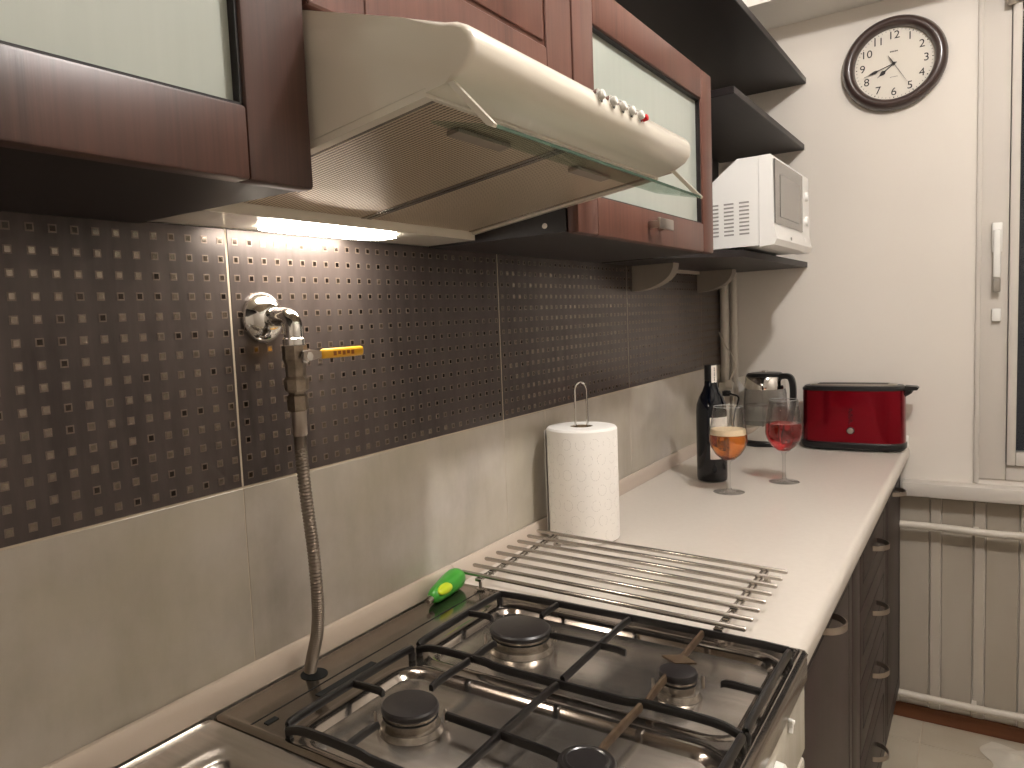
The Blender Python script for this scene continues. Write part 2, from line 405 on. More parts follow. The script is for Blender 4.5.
# control knobs with wing grips
for k, yy in enumerate((.835, .760, .685, .610, .545)):
    kb = obj('knob', LA([(.014, .5385), (.013, .547), (.010, .549)], (0, yy, .772), axis='x', seg=20), white_pl, ck)
    bm = B(.549, .560, yy-.003, yy+.003, .756, .788, bev=.002)
    bmesh.ops.rotate(bm, verts=bm.verts, cent=(.555, yy, .772), matrix=Matrix.Rotation(radians(28), 3, 'X'))
    obj('grip', bm, white_pl, kb)
for a in (30, 150, 270):
    bm = B(.5385, .5435, .905-.0018, .905+.0018, .7960, .8055, bev=.0008, seg=1)
    bmesh.ops.rotate(bm, verts=bm.verts, cent=(.54, .905, .7960), matrix=Matrix.Rotation(radians(a), 3, 'X'))
    if a == 30: kb = obj('spark_button', LA([(.004, .5382), (.004, .5430)], (0, .905, .7960), axis='x', seg=14), white_pl, ck)
    obj('lobe', bm, white_pl, kb)
# lower trim of the hob
obj('hob_skirt', B(.018, .541, CY0+.001, CY1-.001, .8065, .838, bev=.003), steel, ck)
# hob top: a sheet with two pressed wells (height field)
def smooth(t): t = max(0., min(1., t)); return t*t*(3-2*t)
def rr_sd(x, y, x0, x1, y0, y1, r):
    cx, cy = (x0+x1)/2, (y0+y1)/2; hx, hy = (x1-x0)/2-r, (y1-y0)/2-r
    dx, dy = abs(x-cx)-hx, abs(y-cy)-hy
    return math.hypot(max(dx, 0), max(dy, 0))+min(max(dx, dy), 0)-r
wells = [(.128, .522, .520, .722, .035), (.128, .522, .748, .962, .035)]
BUR = [(.218, .612, .0300, .9), (.220, .850, .0385, 1.), (.437, .829, .0205, .8), (.424, .612, .0255, .85)]
def hz(x, y):
    z = HZ
    for a in wells:
        d = rr_sd(x, y, *a); z -= .0125*smooth(-d/.020)
        if 0 < d < .008: z += .0012*sin(pi*d/.008)
    for bx, by, br, bh in BUR:
        d = math.hypot(x-bx, y-by)
        z += .0065*smooth(1-(d-br*.95)/(.020))
    e = min(x-.016, .5415-x, y-CY0, CY1-y)
    z += .0016*smooth(1-abs(e-.006)/.006)
    if e < .004: z -= .006*(1-smooth(e/.004))
    return z
nx, ny = 176, 168
bm = bmesh.new(); grid = [[bm.verts.new((.016+(.5415-.016)*i/nx, CY0+.0005+(CY1-CY0-.001)*j/ny, 0)) for j in range(ny+1)] for i in range(nx+1)]
for row in grid:
    for v in row: v.co.z = hz(v.co.x, v.co.y)
for i in range(nx):
    for j in range(ny): bm.faces.new((grid[i][j], grid[i+1][j], grid[i+1][j+1], grid[i][j+1]))
obj('hob_top', bm, steel_dk, ck, angle=60)
# slots pressed through the back of the hob
bm = bmesh.new(); box(bm, .0835, .0930, .602, .703, HZ-.0002, HZ+.0009); obj('slot', bm, hole_m, ck)
obj('slot', B(.080, .087, .526, .542, HZ-.0002, HZ+.0010), hole_m, ck)
bm = bmesh.new(); box(bm, .0695, .0705, .512, .995, HZ+.0001, HZ+.0006); obj('seam', bm, hole_m, ck)
obj('hose_hole', LA([(.017, HZ+.0001), (.017, HZ+.0008)], (.044, .640, 0), seg=24), hole_m, ck)
# burners
for bx, by, br, bh in BUR:
    b = obj('burner', LA([(br*.98+.006, .8385), (br*.98+.003, .8450), (br*.90, .8455), (br*.90, .8520), (br*.99, .8525), (br*.99, .8590), (br*.80, .8592)], (bx, by, 0), seg=40), alu, ck)
    obj('burner_cap', LA([(br*1.0, .8592), (br*1.05, .8605), (br*1.05, .8650), (br*.99, .8672), (br*.6, .8682), (1e-4, .8686)], (bx, by, 0), seg=40), cap_m, b, label='black enamel burner cap')
    obj('flame_ring', LA([(br*.995, .8540), (br*1.012, .8545), (br*1.012, .8562), (br*.995, .8566)], (bx, by, 0), seg=40), hole_m, b)
    a = radians(200)
    for a in (radians(215), radians(35)):
        obj('igniter', LA([(.0020, .845), (.0020, .857), (.0010, .859)], (bx+cos(a)*(br+.008), by+sin(a)*(br+.008), 0), seg=10), white_pl  if False else satin, b)
# grates (black enamelled bars)
def bar(bm, pts, wd=.0030, ht=.0040):
    pts = [Vector(p) for p in pts]; prev = None
    for i, p in enumerate(pts):
        t = pts[min(i+1, len(pts)-1)]-pts[max(i-1, 0)]; t.z = 0; t.normalize(); s = Vector((-t.y, t.x, 0))
        ring = [bm.verts.new(p+s*a*wd+Vector((0, 0, b*ht))) for a, b in ((-1, -1), (1, -1), (1, .4), (.5, 1), (-.5, 1), (-1, .4))]
        if prev:
            for k in range(6): bm.faces.new((prev[k], prev[(k+1) % 6], ring[(k+1) % 6], ring[k]))
        else: bm.faces.new(ring)
        prev = ring
    bm.faces.new(prev)
GZ = .8625
def grate(y0, y1, label, sides):
    g = thing('pan_grate', label, 'grate', (.33, (y0+y1)/2, .846), 'pan supports on the hob')
    x0, x1 = .126, .530; c = .016; zl = .8555
    P4 = {'back': [(x0, y0+.004, zl), (x0, y0+.02, GZ), (x0, y1-.02, GZ), (x0, y1-.004, zl)],
          'front': [(x1, y0+.004, zl), (x1, y0+.02, GZ), (x1, y1-.02, GZ), (x1, y1-.004, zl)],
          'near': [(x0+.002, y0, zl), (x0+.030, y0, GZ), (x0+.10, y0, GZ), (x0+.13, y0, GZ-.003), (x0+.27, y0, GZ-.003), (x0+.30, y0, GZ), (x1-.030, y0, GZ), (x1-.002, y0, zl)],
          'far': [(x0+.002, y1, zl), (x0+.030, y1, GZ), (x1-.030, y1, GZ), (x1-.002, y1, zl)]}
    for k in sides:
        bm = bmesh.new(); bar(bm, smooth_path(P4[k], 4), .0034, .0042); obj('side_bar', bm, enamel_blk, g)
    for fx, fy in ((x0, y0+.004), (x0, y1-.004), (x1, y0+.004), (x1, y1-.004)):
        obj('foot', LA([(.0042, HZ-.002), (.0050, zl-.001), (.0030, zl+.004)], (fx, fy, 0), seg=10), enamel_blk, g)
    return g
ga = grate(.517, .738, 'black pan grate over the near pair of burners, next to the sink', ('back', 'front', 'near'))
gb_ = grate(.746, .957, 'black pan grate over the far pair of burners, next to the worktop', ('back', 'front', 'near', 'far'))
def finger(g, a, b, m=enamel_blk, nm='finger', drop=.0):
    bm = bmesh.new(); a = Vector(a); b = Vector(b)
    bar(bm, [a, a.lerp(b, .5)+V(0, 0, .0012), a.lerp(b, .9)+V(0, 0, .0012), b-V(0, 0, .001)], .0030, .0038); return obj(nm, bm, m, g)
for g, y0, y1 in ((ga, .520, .738), (gb_, .752, .954)):
    finger(g, (.330, y0, GZ), (.330, y1, GZ), nm='centre_bar')
finger(ga, (.127, .622, GZ), (.172, .622, GZ)); finger(gb_, (.127, .866, GZ), (.166, .866, GZ))
finger(gb_, (.212, .742, GZ), (.212, .798, GZ)); finger(gb_, (.222, .954, GZ), (.222, .905, GZ)); finger(gb_, (.262, .856, GZ), (.365, .854, GZ))
finger(ga, (.211, .520, GZ), (.211, .566, GZ)); finger(ga, (.211, .738, GZ), (.211, .660, GZ)); finger(ga, (.262, .618, GZ), (.400, .610, GZ))
finger(gb_, (.528, .832, GZ), (.484, .832, GZ)); finger(ga, (.528, .612, GZ), (.484, .612, GZ))
# brown greasy bars over the small burners
finger(gb_, (.427, .954, GZ), (.429, .752, GZ), rust_m, 'stained_bar'); finger(ga, (.427, .738, GZ), (.425, .640, GZ), rust_m, 'stained_bar')
bm = bmesh.new(); s = .0135
prism(bm, [(.430-s*1.5, .855), (.430, .855-s), (.430+s*1.5, .855), (.430, .855+s)], GZ+.0035, GZ+.0062, 'z'); obj('cross_plate', bm, rust_m, gb_)
obj('ring', TU([(.424+.020*cos(2*pi*k/28), .612+.020*sin(2*pi*k/28), GZ+.003) for k in range(28)], .0032, seg=8, closed=True), enamel_blk, ga)

# ================================================================== SINK
sk = thing('sink', 'stainless steel sink beside the cooker, only its corner showing', 'sink', (.25, .2, .80))
def sz(x, y):
    z = .8435; d = rr_sd(x, y, .066, .47, -.30, .486, .035)
    z -= .004*smooth(-(d+.0)/.010); z -= .115*smooth((-d-.016)/.055)
    e = min(.5035-y, x-.016, .53-x)
    z += .0035*smooth(1-abs(e-.006)/.006)
    return z
bm = bmesh.new(); nx, ny = 96, 150
grid = [[bm.verts.new((.016+.514*i/nx, -.42+(.9235)*(j/ny), 0)) for j in range(ny+1)] for i in range(nx+1)]
for row in grid:
    for v in row: v.co.z = sz(v.co.x, v.co.y)
for i in range(nx):
    for j in range(ny): bm.faces.new((grid[i][j], grid[i+1][j], grid[i+1][j+1], grid[i][j+1]))
obj('bowl', bm, steel, sk, angle=60)
obj('drain', LA([(.035, .7262), (.035, .729), (.028, .7275), (.004, .7272)], (.28, .08, 0), seg=28), chrome, sk)
base_unit('base_cabinet', 'dark wood base cabinet under the sink, left of the cooker', -.42, .500, [('door', .105, .700, None)])
# keep the sink cabinet clear of the bowl
for o in list(bpy.data.objects):
    if o.name.startswith('body') and o.parent and 'under the sink' in o.parent.get('label', ''):
        bm = bmesh.new(); box(bm, .02, FX, -.419, .499, .10, .69); box(bm, .02, .05, -.419, .499, .69, .835); box(bm, FX-.015, FX, -.419, .499, .69, .835); box(bm, .02, FX-.045, -.419, .499, 0, .10)
        bm.transform(Matrix.Translation(-WL[o.parent])); bm.to_mesh(o.data); bm.free()

# ================================================================== WALL CABINETS
DX0, DX1 = .2405, .2585
def pull(parent, y, z):
    hd = bmesh.new()
    box(hd, DX1+.018, DX1+.0235, y-.034, y+.034, z-.008, z+.010, bev=.002)
    for s in (-1, 1): box(hd, DX1+.0002, DX1+.019, y+s*.025-.004, y+s*.025+.004, z-.006, z+.006, bev=.001)
    return obj('handle', hd, satin, parent, label='satin metal bar handle')
def wall_unit(label, y0, y1, z0, ztop, door_z0, door_z1, style, wm, hy=None, sides=(0, 1)):
    t = thing('wall_cabinet', label, 'cabinet', (.12, (y0+y1)/2, z0))
    th = .016; bm = bmesh.new()
    box(bm, .001, DX0-.0005, y0, y0+th, z0, ztop); box(bm, .001, DX0-.0005, y1-th, y1, z0, ztop)
    box(bm, .001, DX0-.0005, y0+th, y1-th, z0, z0+th); box(bm, .001, DX0-.0005, y0+th, y1-th, door_z1-.004, door_z1+.012)
    box(bm, .001, DX0-.0005, y0+th, y1-th, ztop-th, ztop); box(bm, .001, .006, y0+th, y1-th, z0+th, ztop-th)
    obj('body', bm, carc_m, t)
    d = None
    if style == 'glass':
        sw, rb, rt = .070, .056, .058
        d = obj('door', B(DX0, DX1, y0+.002, y0+sw, door_z0, door_z1, bev=.003), wm, t)
        obj('stile', B(DX0, DX1, y1-sw, y1-.002, door_z0, door_z1, bev=.003), wm, d)
        obj('rail', B(DX0, DX1, y0+sw+.0003, y1-sw-.0003, door_z0, door_z0+rb, bev=.0025), wm, d)
        obj('rail', B(DX0, DX1, y0+sw+.0003, y1-sw-.0003, door_z1-rt, door_z1, bev=.0025), wm, d)
        obj('glass_pane', B(DX0+.002, DX0+.006, y0+sw-.004, y1-sw+.004, door_z0+rb-.004, door_z1-rt+.004), frost, d, label='frosted glass pane')
        bd = bmesh.new(); b_ = .0025; a0, a1, c0, c1 = y0+sw, y1-sw, door_z0+rb, door_z1-rt
        for q in ((a0, a1, c0, c0+b_), (a0, a1, c1-b_, c1), (a0, a0+b_, c0, c1), (a1-b_, a1, c0, c1)): box(bd, DX0+.006, DX1-.004, *q)
        obj('pane_shade', bd, carc_m, d)  # black lining stands in for the shade around the sunk pane
        if hy: pull(d, hy, door_z0+.030)
    else:
        d = obj('door', B(DX0, DX1-.003, y0+.002, y1-.002, door_z0, door_z1, bev=.002), wm, t)
        fw = .075; pn = bmesh.new()
        for (a, b, c, e) in ((y0+.002, y0+fw, door_z0, door_z1), (y1-fw, y1-.002, door_z0, door_z1), (y0+fw, y1-fw, door_z0, door_z0+fw), (y0+fw, y1-fw, door_z1-fw, door_z1)):
            box(pn, DX1-.0035, DX1, a, b, c, e, bev=.0015, seg=1)
        obj('frame', pn, wm, d)
        obj('panel', B(DX1-.0032, DX1-.0002, y0+fw+.006, y1-fw-.006, door_z0+fw+.006, door_z1-fw-.006, bev=.0025), wm, d)
    # small hinge plates seen past the door edge
    return t
wall_unit('brown wall cabinet left of the hood with a frosted glass flap door', -.186, .4735, 1.3935, 1.953, 1.391, 1.748, 'glass', wood_dk, hy=.147)
wall_unit('brown panelled wall cabinet directly above the cooker hood', .4755, .9845, 1.570, 1.953, 1.545, 1.95, 'panel', wood_m)
rc = wall_unit('reddish brown wall cabinet right of the hood with a frosted glass flap door', .9865, 1.640, 1.3935, 1.7640, 1.391, 1.748, 'glass', wood_m, hy=1.285)
obj('screw_cap', LA([(.004, .9855), (.004, .9862)], (.207, 0, 1.405), axis='y', seg=14), satin, rc)
for hzz in (1.460, 1.700):
    obj('hinge', B(.225, .250, 1.6402, 1.652, hzz-.011, hzz+.011, bev=.003), satin, rc)
# open shelves
sb = solo(obj('shelf_board', B(.001, .262, .99, L-.001, 1.9535, 1.9715, bev=.0012, seg=1), carc_m), 'topmost dark shelf board running on to the window wall', 'shelf', 'open shelves beside the wall cabinets')
sb = solo(obj('shelf_board', B(.001, .256, 1.825, L-.001, 1.755, 1.772, bev=.0012, seg=1), carc_m), 'middle dark shelf board just above the microwave', 'shelf', 'open shelves beside the wall cabinets')
bm = PR([(.001, 1.660), (.125, 1.660), (.160, 1.720), (.194, 1.762), (.262, 1.862), (.262, L-.001), (.001, L-.001)], 1.3935, 1.4095, 'z')
sb = solo(obj('shelf_board', bm, carc_m), 'lowest dark shelf board carrying the microwave', 'shelf', 'open shelves beside the wall cabinets')
for y, lab in ((1.865, 'grey rounded bracket under the microwave shelf, nearer the cabinets'), (2.395, 'grey rounded bracket under the microwave shelf, nearer the corner pipe')):
    pr = [(.001, 1.393), (.001, 1.330)]+[(.001+.104*sin(a), 1.393-.063*cos(a)**.9 if cos(a) > 0 else 1.393) for a in [pi/2*k/10 for k in range(1, 11)]]
    bm = bmesh.new(); prism(bm, pr, y-.022, y+.022, 'y')
    solo(obj('shelf_bracket', bm, grey_br), lab, 'bracket', 'brackets under the microwave shelf')
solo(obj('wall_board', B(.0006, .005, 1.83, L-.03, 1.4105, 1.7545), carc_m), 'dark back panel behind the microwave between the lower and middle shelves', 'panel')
solo(obj('shelf_rail', B(.001, .010, 1.90, 2.37, 1.384, 1.393), strip_m), 'thin pale rail under the microwave shelf between its two brackets', 'rail')

# ================================================================== COOKER HOOD
HY0, HY1 = .480, .990
hd = thing('cooker_hood', 'cream enamel cooker hood with its glass visor pulled out', 'cooker hood', (.2, .735, 1.395))
prof = [(.001, 1.562), (.12, 1.556), (.249, 1.5425), (.352, 1.509), (.385, 1.4995)]
prof[-1] = (.389, 1.4970)
prof += [(.400, 1.4946), (.4090, 1.4900), (.4145, 1.4832), (.4165, 1.4750), (.4148, 1.4665), (.4090, 1.4592), (.4005, 1.4545), (.3890, 1.4512), (.3720, 1.4487), (.3720, 1.4520), (.088, 1.412), (.088, 1.397), (.001, 1.3965)]
bm = bmesh.new(); prev = None; nc = Vector((.388, 1.474))
for y, ins in ((HY0+.0005, .005), (HY0+.002, .002), (HY0+.006, 0), (HY1-.010, 0), (HY1-.003, .003), (HY1, .009)):
    ring = []
    for x, z in prof:
        if x > .395 or (x > .38 and z > 1.48):
            d = (nc-Vector((x, z))); d = d/d.length*ins; x += d.x; z += d.y
        ring.append(bm.verts.new((x, y, z)))
    if prev:
        for k in range(len(ring)): bm.faces.new((prev[k], prev[(k+1) % len(ring)], ring[(k+1) % len(ring)], ring[k]))
    else: bm.faces.new(ring)
    prev = ring
bm.faces.new(prev)
obj('shell', bm, hood_m, hd, angle=38)
def zslope(x): return 1.3965+(x-.0)*(1.4495-1.3965)/.378
# side cheeks reaching down to the filter plane
for y0, y1 in ((HY0+.0008, HY0+.012), (HY1-.012, HY1-.0003)):
    obj('cheek', PR([(.0885, 1.4115), (.0885, zslope(.0885)-.004), (.3715, zslope(.3715)-.003), (.3715, 1.4518)], y0, y1, 'y'), hood_m, hd)
obj('front_lip', PR([(.368, zslope(.368)-.002), (.3715, zslope(.3715)-.002), (.3715, 1.4518), (.368, 1.4512)], HY0+.0125, HY1-.0125, 'y'), hood_m, hd)
ym = .7335
for y0, y1 in ((HY0+.014, ym-.0015), (ym+.0015, HY1-.014)):
    f = obj('filter', PR([(.090, zslope(.09)), (.367, zslope(.367)), (.367, zslope(.367)+.004), (.090, zslope(.09)+.004)], y0+.008, y1-.008, 'y'), filter_m, hd, label='perforated metal grease filter')
    for a, b in ((y0, y0+.0078), (y1-.0078, y1)):
        bm = PR([(.0895, zslope(.0895)-.001), (.367, zslope(.367)-.001), (.367, zslope(.367)+.005), (.0895, zslope(.0895)+.005)], a, b, 'y')
        obj('filter_frame', bm, alu, f)
    obj('filter_clip', PR([(.330, zslope(.33)-.0045), (.343, zslope(.343)-.0045), (.343, zslope(.343)-.0012), (.330, zslope(.33)-.0012)], (y0+y1)/2-.045, (y0+y1)/2+.045, 'y'), grey_br, f)
# lamp lens in the flat strip next to the wall
bm = bmesh.new(); pts = []
for k in range(24):
    a = 2*pi*k/24; e = .55
    pts.append((.052+.029*math.copysign(abs(cos(a))**e, cos(a)), .712+.112*math.copysign(abs(sin(a))**e, sin(a))))
prism(bm, pts, 1.3925, 1.3963, 'z'); obj('lamp_lens', bm, hoodlamp_m, hd, label='lit lamp lens of the hood')
# push buttons on the nose
for k, y in enumerate((.705, .735, .759, .783, .808)):
    b = obj('button', LA([(.0046, 0), (.0046, .0055), (.0036, .0068)], (0, 0, 0), axis='x', seg=18), white_pl, hd)
    b.data.transform(Matrix.Translation(WL[hd])); rot = Matrix.Rotation(radians(-12), 4, 'Y')
    b.data.transform(rot); b.data.transform(Matrix.Translation(Vector((.4140, y, 1.4835))-WL[hd]))
    r = obj('button_ring', LA([(.0070, -.002), (.0070, .0020), (.0052, .0024), (.0048, -.002)], (0, 0, 0), axis='x', seg=20, cap=False), chrome, b)
    r.data.transform(Matrix.Translation(WL[hd])); r.data.transform(rot); r.data.transform(Matrix.Translation(Vector((.4140, y, 1.4835))-WL[hd]))
bm = LA([(.0035, 0), (.0035, .005), (.001, .006)], (0, 0, 0), axis='x', seg=12); bm.transform(rot); bm.transform(Matrix.Translation((.4155, .820, 1.4830)))
obj('indicator', bm, red_glow, hd, label='small red indicator')
# glass visor with its two arms
vs = obj('visor', PR([(.372, 1.4270), (.428, 1.4135), (.4282, 1.4155), (.372, 1.4290)], HY0+.006, HY1-.008, 'y'), visor_g, hd, label='pull-out glass visor')
obj('visor_edge', B(.4283, .4292, HY0+.006, HY1-.008, 1.4130, 1.4158), M('glass_edge_green', (70, 88, 74), .2), vs, label='dark green edge of the glass')
for y in (HY0+.0065, HY1-.0085):
    obj('visor_arm', PR([(.392, 1.4515), (.397, 1.4520), (.4305, 1.4150), (.4290, 1.4125), (.424, 1.4150)], y-.0055, y-.0005, 'y'), hood_m, vs)

# ================================================================== MICROWAVE
MX, MY0, MY1, MZ0, MZ1 = .318, 1.892, 2.325, 1.4185, 1.622
mw = thing('microwave', 'white microwave oven with a dark window on the lowest shelf board', 'microwave', (.17, 2.11, 1.4097))
bm = PR([(.012, MZ0), (MX-.028, MZ0), (MX-.028, MZ1), (.243, MZ1), (.110, MZ1-.108), (.012, MZ1-.108)], MY0, MY1, 'y'); obj('body', bm, mw_white, mw, angle=20)
for xx in (.04, .235):
    for yy in (MY0+.04, MY1-.04): obj('foot', LA([(.010, 1.4098), (.010, MZ0+.001)], (xx, yy, 0), seg=12), black_pl, mw)
pf = [(MX-.0275, MZ0-.003), (MX+.004, MZ0-.001), (MX+.010, MZ0+.012), (MX+.004, MZ0+.045), (MX+.002, MZ1-.004), (MX-.002, MZ1), (MX-.0275, MZ1)]
dr = obj('door', PR(pf, MY0-.001, MY1-.098, 'y'), mw_white, mw)
obj('door_window', B(MX+.0032, MX+.0062, MY0+.006, MY1-.104, MZ0+.048, MZ1-.010, bev=.001, seg=1), mw_glass, dr)
obj('window_screen', B(MX+.0064, MX+.0072, MY0+.060, MY1-.150, MZ0+.066, MZ1-.040), mw_glass2, dr)
obj('door_mark', B(MX+.0085, MX+.0098, (MY0+MY1)/2-.055, (MY0+MY1)/2-.045, MZ0+.017, MZ0+.024), vent_m, dr)
cp = obj('control_panel', PR(pf, MY1-.096, MY1+.001, 'y'), mw_white, mw)
for z in (1.565, 1.500): obj('knob', LA([(.013, MX+.003), (.012, MX+.009), (.009, MX+.010)], (0, MY1-.045, z), axis='x', seg=22), mw_white, cp)
obj('release_button', B(MX+.004, MX+.0085, MY1-.075, MY1-.015, MZ0+.012, MZ0+.035, bev=.002), mw_white, cp)
bm = bmesh.new()
for c in range(4):
    for r_ in range(9): box(bm, .143+c*.0345, .165+c*.0345, MY0-.0006, MY0+.001, MZ0+.028+r_*.0090, MZ0+.0318+r_*.0090)
obj('vent', bm, vent_m, mw, label='block of grey louvre slots')
obj('shadow_gap', B(MX-.030, MX-.0276, MY0+.002, MY1-.002, MZ0-.002, MZ1-.004), hole_m, mw)

# ================================================================== GAS VALVE AND HOSE
gv = thing('gas_valve', 'chrome wall elbow and gas valve with a yellow lever', 'valve', (.02, .635, 1.17))
obj('escutcheon', LA([(.0315, .0003), (.032, .003), (.030, .008), (.024, .015), (.016, .020), (.0125, .021)], (0, .632, 1.291), axis='x', seg=40), chrome, gv, label='chrome wall rosette')
el = smooth_path([(.020, .632, 1.291), (.038, .632, 1.291), (.050, .632, 1.287), (.054, .632, 1.277), (.054, .632, 1.262)], 6)
obj('elbow', TU(el, .0115, seg=18), chrome, gv)
obj('collar', LA([(.0135, 1.2570), (.0135, 1.2640), (.0120, 1.2655)], (.054, .632, 0), seg=20), chrome, gv)
vb = obj('valve_body', LA([(.0120, 1.2010), (.0145, 1.2040), (.0150, 1.2160), (.0120, 1.2200), (.0125, 1.2340), (.0150, 1.2400), (.0150, 1.2560)], (.054, .632, 0), seg=8), nickel, gv, angle=20)
obj('nut', LA([(.0110, 1.1780), (.0130, 1.1800), (.0130, 1.1960), (.0105, 1.1985), (.0105, 1.2020)], (.054, .632, 0), seg=6), nickel, gv, angle=20)
obj('ferrule', LA([(.0080, 1.1480), (.0092, 1.1500), (.0092, 1.1720), (.0100, 1.1790)], (.054, .6325, 0), seg=20), satin, gv)
obj('stem', LA([(.0085, -.004), (.0085, .004), (.0055, .005), (.0055, .011)], (.0665, .634, 1.243), axis='x', seg=6), chrome, gv, angle=20)
lv = obj('lever', PR([(.625, 1.2385), (.625, 1.2490), (.636, 1.2510), (.655, 1.2480), (.655, 1.2410), (.636, 1.2375)], .0742, .0766, 'x'), satin, gv)
bm = B(.0718, .0792, .654, .729, 1.2385, 1.2505, bev=.0036, seg=3); obj('sleeve', bm, yellow_pl, lv, label='yellow plastic lever sleeve')
bm = bmesh.new()
for k in range(5): box(bm, .0791, .0795, .672+k*.008, .677+k*.008, 1.2415+(k % 2)*.001, 1.2465)
obj('lever_print', bm, red_ink, lv)
hp = smooth_path([(.054, .6325, 1.150), (.053, .633, 1.13), (.051, .639, 1.068), (.050, .646, 1.004), (.050, .648, .94), (.049, .645, .900), (.040, .643, .866), (.036, .641, HZ+.0012)], 60)
n = len(hp); rad = [.0081 if (i % 4) in (0, 1) else .0069 for i in range(n)]
solo(obj('gas_hose', TU(hp, rad, seg=14), M('hose_metal', (146, 136, 126), .32, .85), angle=80), 'ribbed metal gas hose from the valve down to the hob', 'hose')

# ================================================================== LIGHTER
gl = thing('gas_lighter', 'green plastic hand tool with a lime patch beside the upstand', 'lighter', (.034, .935, .846))
pts = [Vector((.040, .895, .858)).lerp(Vector((.027, .994, .864)), k/12) for k in range(13)]
rd = [.006, .0105, .0125, .0135, .0142, .0150, .0158, .0165, .0170, .0172, .0168, .0140, .0060]
bm = TU(pts, rd, seg=20); obj('grip', bm, green_pl, gl, angle=80)
bm = bmesh.new(); bmesh.ops.create_uvsphere(bm, u_segments=20, v_segments=12, radius=1)
bm.transform(Matrix.Translation((.0455, .925, .8655)) @ Matrix.Rotation(radians(8), 4, 'Z') @ Matrix.Rotation(radians(45), 4, 'Y') @ Matrix.Diagonal((.0085, .022, .0060, 1)))
bm.transform(Matrix.Identity(4)); obj('button', bm, lime_pl, gl)
obj('tip', TU([(.0405, .897, .858), (.042, .884, .8565)], [.0045, .0038], seg=12), satin, gl)
obj('tip', TU([(.0375, .900, .862), (.0385, .889, .8615)], [.0018, .0014], seg=8), satin, gl)

# ================================================================== STEEL RACK ON THE WORKTOP
rk = thing('trivet_rack', 'stainless steel rack of parallel bars lying between hob and worktop', 'rack', (.245, 1.13, .847))
RZ = .8700
A0, A1, B0, B1 = Vector((.030, .992, RZ)), Vector((.476, .974, RZ)), Vector((.027, 1.258, RZ)), Vector((.476, 1.222, RZ))
for k in range(8):
    u = k/7; p = A0.lerp(B0, u); q = A1.lerp(B1, u)
    bm = TU([p, p.lerp(q, .006), p.lerp(q, .994), q], [.0022, .0034, .0034, .0022], seg=12)
    obj('bar', bm, steel, rk)
for s in (.085, .925):
    p = A0.lerp(A1, s)-V(0, .004, 0); q = B0.lerp(B1, s)+V(0, .004, 0)
    for dx in (-.004, .004): obj('cross_rod', TU([p+V(dx, 0, -.0052), q+V(dx, 0, -.0052)], .0019, seg=8), steel, rk)
    for k in range(8):
        m = p.lerp(q, k/7)
        obj('clip', B(m.x-.0058, m.x+.0058, m.y-.0032, m.y+.0032, RZ-.0085, RZ-.0034, bev=.0008, seg=1), chrome, rk)
    for e in (p, q):
        s2 = 1 if e is q else -1
        obj('foot', LA([(.0070, .8475 if e is p else .8417), (.0070, .8490), (.0028, .8500), (.0028, RZ-.007)], (e.x, e.y+.006*s2 if e is q else e.y+.004, 0), seg=14), steel, rk)

# ================================================================== PAPER TOWEL
pt = thing('paper_towel_holder', 'white kitchen paper roll on a wire holder against the wall', 'paper towel', (.0865, 1.341, Z))
cx, cy = .0850, 1.345
obj('base', LA([(.062, Z+.0003), (.062, Z+.0040), (.058, Z+.0050)], (cx, cy, 0), seg=36), chrome, pt)
r0 = .0675; pr = [(.022, Z+.0056), (r0-.001, Z+.0056), (r0, Z+.008), (r0, 1.0585), (r0-.003, 1.0625), (.022, 1.0630), (.022, Z+.0056)]
rl = obj('paper_roll', LA(pr, (cx, cy, 0), seg=56, cap=False), paper, pt)
obj('cardboard_core', LA([(.0195, Z+.006), (.0217, Z+.006), (.0217, 1.0620), (.0195, 1.0620), (.0195, Z+.006)], (cx, cy, 0), seg=28, cap=False), card, pt)
bm = bmesh.new()     # loose outer sheet edge standing off the roll
arc = [(radians(215)-k*.05) for k in range(10)]
pp = [(cx+(r0+.0008+.004*(1-k/9)**2)*cos(a), cy+(r0+.0008+.004*(1-k/9)**2)*sin(a)) for k, a in enumerate(arc)]
qq = [(cx+(r0+.0003+.004*(1-k/9)**2)*cos(a), cy+(r0+.0003+.004*(1-k/9)**2)*sin(a)) for k, a in enumerate(arc)]
prism(bm, pp+qq[::-1], Z+.009, 1.057, 'z'); obj('loose_sheet', bm, paper, rl)
bm = bmesh.new(); rnd = random.Random(3)
for i in range(16):
    for j in range(7):
        a0 = 2*pi*(i+.5*(j % 2))/16; z0 = .862+j*.029
        if z0 > 1.045: continue
        K = 12
        for k in range(K):
            if rnd.random() < .30: continue
            t0, t1 = 2*pi*k/K, 2*pi*(k+.75)/K; vs = []
            for tt, rr_ in ((t0, .0092), (t1, .0092), (t1, .0086), (t0, .0086)):
                aa = a0+rr_*cos(tt)/r0; vs.append(bm.verts.new((cx+(r0+.00025)*cos(aa), cy+(r0+.00025)*sin(aa), z0+rr_*1.15*sin(tt))))
            bm.faces.new(vs)
obj('embossing', bm, emboss_shade, rl)  # flat grey arcs paint in the shade of the embossed relief
hx = [(cx-.009, cy-.006, Z+.004), (cx-.009, cy-.006, 1.130)]+[(cx+.0*0-.009+.0095*(1-cos(a)), cy-.006+.006*(1-cos(a)), 1.130+.018*sin(a)) for a in [pi*k/12 for k in range(1, 12)]]+[(cx+.010, cy+.006, 1.130), (cx+.010, cy+.006, Z+.004)]
obj('wire_loop', TU(hx, .0020, seg=8), chrome, pt)

